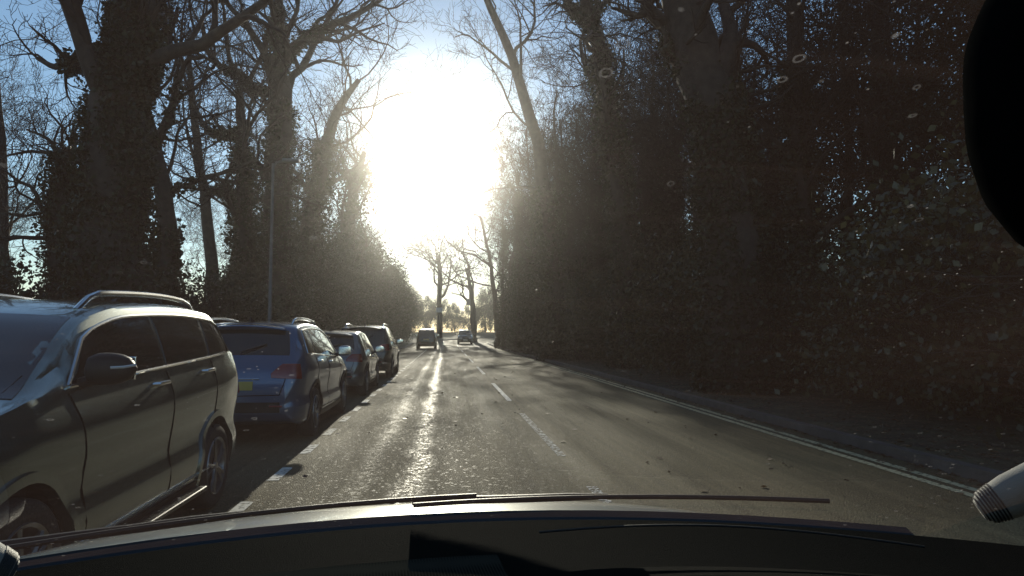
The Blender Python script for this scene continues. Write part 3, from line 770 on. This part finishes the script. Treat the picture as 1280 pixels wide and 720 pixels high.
    patch('headlight', M['head'], lambda u, v: ((.42+.32*u)*hw+.9*.62, L/2-.12*u+.9*.78, (.62+.11*v)*hz), (-.62, -.78, 0), 10, 5, .012, .02, mirror=True)
    zz = lambda z: z*hz
    line('hatch_gap', M['gap'], [(-.60*hw, -4, zz(.64)), (0, -4, zz(.63)), (.60*hw, -4, zz(.64))], (0, 1, 0), .006, .001, 5, both=False)
    line('hatch_gap', M['gap'], [(.60*hw, -4, zz(.64)), (.66*hw, -4, zz(.82)), (.68*hw, -4, zz(1.02))], (0, 1, 0), .006, .001, 5)
    line('plate_trim', M['chrome'], [(-.34*hw, -4, zz(.84)), (.34*hw, -4, zz(.84))], (0, 1, 0), .010, .008, 6, both=False)
    line('bumper_reflector', M['tail'], [(.48*hw, -4, zz(.50)), (.64*hw, -4, zz(.50))], (0, 1, 0), .014, .006, 6)
    line('bonnet_gap', M['gap'], [((.60)*hw, Yt(.3), 3), (.70*hw, Yt(.7), 3), (.72*hw, Yt(1.1), 3)], (0, 0, -1), .004, .0005, 4)
    if detail:
        mb = MB(); a = cast((.05, Yt(tb1-.01), 3), (0, 0, -1), .03); b = cast((.36, Yt(tb1-.08), 3), (0, 0, -1), .02)
        mb.tube([a, b], .011, 5); mb.build('rear_wiper', M['black_plastic'], root)
        sp = MB(); c = cast((0, Yt(3.86+boxy), 3), (0, 0, -1), .0)
        sp.grid([[Vector(((u-.5)*1.12*hw, c.y+dy, c.z+dz-.05*(2*u-1)**2)) for u in np.linspace(0, 1, 11)] for dy, dz in ((.12, .0), (0, .022), (-.14, .005), (-.145, -.012), (-.05, -.02), (.1, -.03))])
        sp.build('roof_spoiler', paintm, root)
    if antenna:
        c = cast((0, Yt(3.55), 3), (0, 0, -1), 0); mb = MB()
        mb.grid([[c+Vector((x*s, y, z)) for (s) in (-1, 0, 1)] for (x, y, z) in ((.03, .10, -.005), (.022, .05, .03), (.015, 0, .055), (.008, -.05, .075), (.012, -.07, -.005))]); mb.build('shark_fin_antenna', M['black_plastic'], root)
    if rails:
        for sx in (-1, 1):
            P = []
            for k in range(15):
                f = k/14; t = 1.98-cab*.7+(1.72+cab*.7)*f; h = cast((.63*hw-.04, Yt(t), 3), (0, 0, -1), 0)
                lift = .062*min(1, sin(PI*f)*3.2) if 0 < f < 1 else -.01
                P.append(Vector((sx*h.x, h.y, h.z+lift)))
            mb = MB(); mb.tube(P, [.02]+[.02]*13+[.02], 8); mb.build('roof_rail', M['chrome'], root)
    if step:
        mb = MB()
        for sx in (-1, 1):
            mb = MB(); mb.box((sx*(W/2+.0), (Yt(1.42)+Yt(3.02))/2, .255), (.13, 1.55*q, .035)); st = mb.build('side_step', M['black_plastic'], root, bevel=.012)
            mb = MB(); mb.tube([(sx*(W/2+.072), Yt(1.5), .262), (sx*(W/2+.072), Yt(2.95), .262)], .008, 6)
            for k in range(34): mb.box((sx*(W/2+.03), Yt(1.5)-.043*k, .276), (.05, .012, .008))
            mb.build('step_edge', M['chrome'], st)
    return root

PG = 'cars parked along the left kerb'
P1 = paint('grey_green_paint', (.22, .265, .245), .85, .22)
P2 = paint('blue_paint', (.06, .11, .20), .5, .3)
P3 = paint('grey_paint', (.16, .16, .165), .6, .32)
P4 = paint('black_paint', (.02, .02, .022), .3, .25)
P5 = paint('silver_paint', (.35, .35, .35), .7, .3)
c1 = make_car('parked_car', 'grey-green SUV facing the camera with chrome roof rail and window trim, nearest parked car', P1, L=4.4, W=1.84, H=1.665, wbase=2.62, group=PG, step=True, mirror_mat=M['black_plastic'], belt=1.115, cab=.24, boxy=-.10)
c1.location = (-2.77, 3.34-.86*4.4/4.36+2.2, 0); c1.rotation_euler = (0, 0, PI)
c2 = make_car('parked_car', 'blue crossover with red tail lamp and yellow plate, second in the parked row', P2, L=4.5, W=1.82, H=1.60, wbase=2.7, group=PG, belt=1.06)
c2.location = (-2.69, 9.05+2.25, 0)
c3 = make_car('parked_car', 'small grey hatchback with a plain roof, third in the parked row', P3, L=4.05, W=1.74, H=1.50, wbase=2.5, group=PG, rails=False, trim=False)
c3.location = (-2.65, 15.6+2.0, 0)
c4 = make_car('parked_car', 'tall black SUV at the far end of the parked row', P4, L=4.5, W=1.85, H=1.70, wbase=2.7, group=PG, boxy=.08, trim=False)
c4.location = (-2.62, 22+2.25, 0)
c5 = make_car('distant_car', 'dark tall distant car ahead in the left-hand lane, left of the centre line', P4, L=4.6, W=1.88, H=1.85, wbase=2.7, rails=False, detail=False, trim=False, boxy=.08, tail=False)
c5.location = (-1.75, 66, gh(66))
c6 = make_car('distant_car', 'oncoming dark car far ahead in the right-hand lane near the bend', P4, L=4.4, W=1.82, H=1.7, wbase=2.6, rails=False, detail=False, trim=False)
c6.location = (1.35+1.0, 84, gh(84)); c6.rotation_euler = (0, 0, PI)

# ---------------------------------------------------------------- street furniture
lp = empty('street_lamp', (-4.35, 17.6, .1)); tag(lp, 'slim grey lamp column standing behind the parked cars in front of the oak', 'street lamp')
mb = MB(); mb.tube([(0, 0, 0), (0, 0, 1.2), (0, 0, 1.25), (0, 0, 5.6)], [.085, .085, .045, .035], 12); mb.build('column', M['galv'], lp)
mb = MB(); mb.tube([(0, 0, 5.5), (.08, -.02, 5.62), (.3, -.05, 5.66)], [.03, .028, .025], 8); mb.build('bracket', M['galv'], lp)
mb = MB(); mb.box((.45, -.05, 5.67), (.42, .2, .08)); mb.build('lantern', M['signgrey'], lp, bevel=.03)
def sign(px, py, Y, w_, h_, label, mat, cat='sign'):
    p = at(px, py, Y); r = empty('road_sign', (p.x, Y, gh(Y)+.05)); tag(r, label, cat)
    mb = MB(); mb.tube([(0, .03, 0), (0, .03, p.z-gh(Y)+h_/2)], .045, 8); mb.build('post', M['galv'], r)
    mb = MB(); mb.box((0, 0, p.z-gh(Y)), (w_, .03, h_)); mb.build('panel', mat, r, bevel=.01)
sign(549, 388, 88, .75, .6, 'small pale rectangular sign beneath the hazy tree at the end of the road', M['signwhite'])
sign(585.5, 378, 86, .55, .8, 'small dark panel on a tall post beside the gnarled tree at the bend', M['signgrey'])

# ---------------------------------------------------------------- the car the camera rides in
cc = empty('dashcam_car', (.09, 0, 0), R(7)); tag(cc, 'car seen from inside, its dark dashboard and wipers along the bottom of the photo', 'car')
CI = (Matrix.Translation((.09, 0, 0)) @ Matrix.Rotation(R(7), 4, 'Z')).inverted()
PB = paint('pale_bonnet_paint', (.55, .57, .54), .4, .35)
M['dash'] = pmat('dash_plastic', (.007, .007, .006), .95, var=.1, bump=.35, bscale=900, spec=.02)
M['grey_trim'] = pmat('grey_trim', (.20, .20, .185), .7, var=.06, bump=.2, bscale=700)
M['pillar_cloth'] = pmat('pillar_cloth', (.11, .115, .10), .9, var=.08)
M['headlining'] = pmat('headlining', (.06, .06, .055), .9, var=.1)

def perforated():
    m, t, b = newmat('perforated_dash'); N = t.nodes; L = t.links
    tc = N.new('ShaderNodeTexCoord'); v = N.new('ShaderNodeTexVoronoi'); v.inputs['Scale'].default_value = 240; v.inputs['Randomness'].default_value = 0
    L.new(tc.outputs['Object'], v.inputs['Vector'])
    r = N.new('ShaderNodeValToRGB'); r.color_ramp.elements[0].position = .3; r.color_ramp.elements[0].color = (.004, .004, .004, 1)
    r.color_ramp.elements[1].position = .45; r.color_ramp.elements[1].color = (.03, .03, .024, 1)
    L.new(v.outputs['Distance'], r.inputs[0]); L.new(r.outputs[0], b.inputs['Base Color']); b.inputs['Roughness'].default_value = 1; b.inputs['Specular IOR Level'].default_value = .0
    return m
M['perf'] = perforated()
def film_glass():
    """clean thin glass with a faint dusty film, dried droplet rings, dust and wiper smears"""
    m = bpy.data.materials.new('windscreen_glass'); m.use_nodes = True; t = m.node_tree; t.nodes.clear(); N = t.nodes; L = t.links
    out = N.new('ShaderNodeOutputMaterial'); tr = N.new('ShaderNodeBsdfTransparent'); tr.inputs[0].default_value = (.93, .97, .94, 1)
    gl = N.new('ShaderNodeBsdfGlossy'); gl.inputs['Roughness'].default_value = .02
    lw = N.new('ShaderNodeLayerWeight'); lw.inputs[0].default_value = .5
    tl = N.new('ShaderNodeBsdfTranslucent'); tl.inputs[0].default_value = (1, .66, .52, 1)
    tl2 = N.new('ShaderNodeBsdfTranslucent'); tl2.inputs[0].default_value = (1, .97, .9, 1)
    m1 = N.new('ShaderNodeMixShader'); L.new(tr.outputs[0], m1.inputs[1]); L.new(gl.outputs[0], m1.inputs[2])
    tc = N.new('ShaderNodeTexCoord')
    def mth(op, a, b=None, clamp=False):
        n = N.new('ShaderNodeMath'); n.operation = op; n.use_clamp = clamp
        for i, v in enumerate((a, b)):
            if v is None: continue
            if isinstance(v, (int, float)): n.inputs[i].default_value = v
            else: L.new(v, n.inputs[i])
        return n.outputs[0]
    def mr(v, a, b, c, d):
        n = N.new('ShaderNodeMapRange'); L.new(v, n.inputs[0])
        for i, q in enumerate((a, b, c, d)): n.inputs[i+1].default_value = q
        return n.outputs[0]
    def noise(s, vec=None, det=4):
        n = N.new('ShaderNodeTexNoise'); n.inputs['Scale'].default_value = s; n.inputs['Detail'].default_value = det
        L.new(vec or tc.outputs['Object'], n.inputs['Vector']); return n.outputs[0]
    def vor(s):
        n = N.new('ShaderNodeTexVoronoi'); n.inputs['Scale'].default_value = s; L.new(tc.outputs['Object'], n.inputs['Vector']); return n
    L.new(mth('ADD', mth('MULTIPLY', mth('POWER', lw.outputs['Facing'], 4), .5), .03), m1.inputs[0])
    big = noise(2.2)
    mp = N.new('ShaderNodeMapping'); mp.inputs['Rotation'].default_value = (0, 0, .5); mp.inputs['Scale'].default_value = (3, 60, 3); L.new(tc.outputs['Object'], mp.inputs[0])
    streak = noise(1.5, mp.outputs[0])
    film = mth('ADD', mr(big, .35, .7, .008, .017), mth('MULTIPLY', mr(streak, .55, .8, 0, 1), .006))
    dn = N.new('ShaderNodeTexNoise'); dn.inputs['Scale'].default_value = 110; L.new(tc.outputs['Object'], dn.inputs['Vector'])
    va = N.new('ShaderNodeVectorMath'); va.operation = 'MULTIPLY_ADD'; L.new(dn.outputs['Color'], va.inputs[0]); va.inputs[1].default_value = (.0032,)*3; L.new(tc.outputs['Object'], va.inputs[2])
    v1 = vor(85); L.new(va.outputs[0], v1.inputs['Vector']); sepc = N.new('ShaderNodeSeparateColor'); L.new(v1.outputs['Color'], sepc.inputs[0])
    pick = mr(sepc.outputs[0], .80, .81, 0, 1)
    rad = mth('ADD', mth('MULTIPLY', sepc.outputs[1], .10), .07)
    ring = mr(mth('ABSOLUTE', mth('SUBTRACT', v1.outputs['Distance'], rad)), .012, .045, 1, 0)
    ring = mth('MULTIPLY', mth('MULTIPLY', ring, pick), mr(noise(4), .42, .62, 0, .2))
    v2 = vor(330); s2 = N.new('ShaderNodeSeparateColor'); L.new(v2.outputs['Color'], s2.inputs[0])
    sp = mth('MULTIPLY', mr(v2.outputs['Distance'], .08, .22, 1, 0), mr(s2.outputs[0], .93, .94, 0, 1))
    sp = mth('MULTIPLY', sp, mr(noise(5), .5, .66, .0, .38))
    m2 = N.new('ShaderNodeMixShader'); L.new(film, m2.inputs[0]); L.new(m1.outputs[0], m2.inputs[1]); L.new(tl.outputs[0], m2.inputs[2])
    m3 = N.new('ShaderNodeMixShader'); L.new(mth('ADD', ring, sp, True), m3.inputs[0]); L.new(m2.outputs[0], m3.inputs[1]); L.new(tl2.outputs[0], m3.inputs[2])
    L.new(m3.outputs[0], out.inputs[0]); return m
M['film'] = film_glass()

def LC(x, y, z): return (x, y, z)
# windscreen: curved sheet; v=0 base, v=1 header
def wsp(u, v, off=0):
    x = (2*u-1)
    yb = 1.16-.20*x*x; yt = -.06-.06*x*x
    return Vector((x*(.80-.14*v), yb+(yt-yb)*v, 1.10+.015*(1-x*x)*(1-v)+(1.60-.02*x*x-1.10)*(max(v, 0)**.92)))
mb = MB(); mb.grid([[wsp(i/20, j/16) for i in range(21)] for j in range(17)]); mb.build('windscreen', M['film'], cc)
# bonnet
def bon(u, y):
    x = 2*u-1; f = (y-1.12)/1.0
    yy = y-.16*x*x
    return Vector((x*(.86-.05*f), yy, 1.070+.012*(1-x*x)-.20*max(f, 0)**2-.05*abs(x)**5))
mb = MB(); G = [[bon(i/24, 1.19+.075*j) for i in range(25)] for j in range(14)]
mb.grid([[p+Vector((0, .0, -.03)) for p in G[0]], [p+Vector((0, -.004, -.006)) for p in G[0]]]+G+[[p+Vector((0, .06, -.25)) for p in G[-1]]]); mb.build('bonnet', PB, cc)
# scuttle between the bonnet and the glass
mb = MB(); mb.grid([[wsp(i/20, 0)+Vector((0, dy, dz)) for i in range(21)] for dy, dz in ((.075, -.01), (.045, .0), (.02, -.012), (-.02, -.03))]); mb.build('scuttle', M['black_plastic'], cc)
# wipers, lying at the base of the glass
for (u0, u1, v0, v1) in ((.12, .56, .01, .045), (.50, .90, .01, .05)):
    P = [wsp(u0+(u1-u0)*k/10, v0+(v1-v0)*(k/10))+Vector((0, 0, .022)) for k in range(11)]
    mb = MB(); mb.tube(P, .004, 6); wpz = mb.build('wiper', M['black_plastic'], cc)
    Q = [wsp(u0+(u1-u0)*k/10, v0-.02+(v1-v0)*(k/10))+Vector((0, .0, .03)) for k in range(0, 6)]
    mb = MB(); mb.tube(Q, [.007]*5+[.005], 6); mb.build('wiper_arm', M['black_plastic'], wpz)
# dashboard top
def dsh(u, f):
    x = 2*u-1; b = wsp(.5+1.14*(u-.5), .03)
    y = b.y-.01-f*.62*(1-.0*x); z = b.z-.012-.055*f-.02*sin(PI*min(1, f*1.4))
    return Vector((b.x*(1-.0*f), y, z))
mb = MB(); mb.grid([[dsh(i/30, j/14) for i in range(31)] for j in range(15)]+[[dsh(i/30, 1)+Vector((0, -.03, -.05)) for i in range(31)], [dsh(i/30, 1)+Vector((0, -.02, -.4)) for i in range(31)]])
da = mb.build('dashboard', M['dash'], cc)
mb = MB(); mb.grid([[dsh(.20+.36*i/20, .17+.4*j/8)+Vector((0, 0, .004+(0.01*sin(PI*j/8)))) for i in range(21)] for j in range(9)]); mb.build('speaker_grille', M['perf'], da)
# instrument hood, driver's side (right)
mb = MB(); mb.grid([[dsh(.60+.36*i/16, .25+.5*j/8)+Vector((0, 0, .035*sin(PI*i/16)**.6*sin(PI*(j+1)/11))) for i in range(17)] for j in range(9)]); mb.build('instrument_hood', M['dash'], da)
# pillars
for sx in (-1, 1):
    u = .5+sx*.5; P = [wsp(u, v)+Vector((sx*.085, -.03, .0)) for v in np.linspace(.13, 1.05, 12)]
    mb = MB(); mb.tube(P, [.058]*12, 14); mb.build('pillar', M['pillar_cloth'], cc)
    # pale moulded trim at the foot of the pillar
    if sx > 0: a, b = CI @ at(1224, 638, .98), CI @ at(1330, 590, .93)
    else: a, b = CI @ at(12, 722, .84), CI @ at(-90, 690, .80)
    d = (b-a).normalized(); e = (b-a).length
    mb = MB(); mb.tube([a, a+d*e*.08, a+d*e*.4, b], [.014, .024, .031, .034], 24); tt = mb.build('pillar_trim', M['grey_trim'], cc)
    mb = MB()
    for k in range(7):
        f = .03+.035*k; c = a+d*e*f; rr = float(np.interp(f, [0, .08, .4, 1], [.014, .024, .031, .034]))
        mb.tube([c-d*.0012, c+d*.0012], rr+.0012, 24)
    mb.build('ridge', M['black_plastic'], tt)
    # door, side window edge, door mirror
    mb = MB(); mb.grid([[(sx*.93, 1.0, .3), (sx*.93, 1.0, .95), (sx*.86, 1.0, 1.03)], [(sx*.94, -1.6, .3), (sx*.94, -1.6, .98), (sx*.84, -1.6, 1.06)]]); mb.build('door', M['headlining'], cc)
    mb = MB(); mb.tube([(sx*.76, -.1, 1.56), (sx*.80, -.8, 1.58), (sx*.80, -1.6, 1.55)], .05, 8); mb.build('roof_side_rail', M['headlining'], cc)
    mb = MB(); rows = []
    for k in range(9):
        f = -1+2*k/8; kk = max(.06, (1-abs(f)**2.8)**.5)
        rows.append([Vector((sx*(1.07+.12*f), .70+.09*kk*cos(2*PI*j/14), 1.12+.095*kk*sin(2*PI*j/14)*(1-.1*f))) for j in range(14)])
    mb.grid(rows, True); mb.f.append(tuple(range(14))); mb.f.append(tuple(len(mb.v)-14+k for k in range(14))); mb.build('door_mirror', PB, cc)
mb = MB(); mb.grid([[(x, y, 1.625-.03*(x/.7)**2) for x in np.linspace(-.78, .78, 9)] for y in np.linspace(-.08, -1.8, 8)]+[]); mb.build('headlining', M['headlining'], cc)
mb = MB(); mb.grid([[(x, y, z) for x in np.linspace(-.8, .8, 9)] for y, z in ((-1.8, 1.6), (-2.2, 1.0), (-2.2, .3))]); mb.build('rear_bulkhead', M['headlining'], cc)
mb = MB(); mb.grid([[(x, y, .35) for x in (-.93, .93)] for y in (1.0, -2.2)]); mb.build('floor_pan', M['headlining'], cc)
# interior mirror hanging from the header, right of the camera
mb = MB(); rows = []
cmir = CI @ Vector((.240, .152, 1.472))
for k in range(25):
    a = PI*k/24; f = -cos(a); kk = max(.04, (1-abs(f)**7)**.5)
    rows.append([cmir+Vector((.125*f, .018*kk*cos(2*PI*j/32), .043*kk*math.copysign(abs(sin(2*PI*j/32))**.6, sin(2*PI*j/32)))) for j in range(32)])
mb.grid(rows, True); mb.f.append(tuple(range(32))); mb.f.append(tuple(len(mb.v)-32+k for k in range(32)))
mo = mb.build('interior_mirror', M['gap'], cc)
mb = MB(); mb.tube([cmir+Vector((0, .02, .02)), cmir+Vector((0, .02, .09))], [.012, .018], 8); mb.build('mirror_stem', M['black_plastic'], mo)

mb = MB(); hp = [dsh(.60+.30*i/16, .10)+Vector((0, 0, .012+.012*sin(PI*i/16))) for i in range(17)]; mb.tube(hp, .0018, 6); mb.build('hood_rim', M['black_plastic'], da)
p = at(800, 724, .98); tn = empty('sunglasses_case', tuple(p), R(7)); tag(tn, 'small tan case with a black end lying on the dashboard top', 'case')
mb = MB(); mb.box((-.02, 0, -.012), (.11, .05, .03)); mb.build('case_body', pmat('tan_leather', (.30, .17, .07), .6, var=.2), tn, bevel=.010)
mb = MB(); mb.box((.055, 0, -.012), (.04, .055, .034)); mb.build('case_cap', M['black_plastic'], tn, bevel=.010)
# ---------------------------------------------------------------- air
hb = MB(); hb.box((0, 120, 14.5), (790, 990, 32.5)); hz_ = hb.build('haze', None, smooth=False)
m = bpy.data.materials.new('haze'); m.use_nodes = True; t = m.node_tree; t.nodes.clear()
o_ = t.nodes.new('ShaderNodeOutputMaterial'); pv = t.nodes.new('ShaderNodeVolumePrincipled')
pv.inputs['Density'].default_value = HAZE_DENSITY; pv.inputs['Anisotropy'].default_value = HAZE_G; pv.inputs['Color'].default_value = (.95, .95, .93, 1)
t.links.new(pv.outputs[0], o_.inputs['Volume']); hz_.data.materials.clear(); hz_.data.materials.append(m)
tag(hz_, 'thin sunlit haze filling the air', 'haze', kind='stuff')
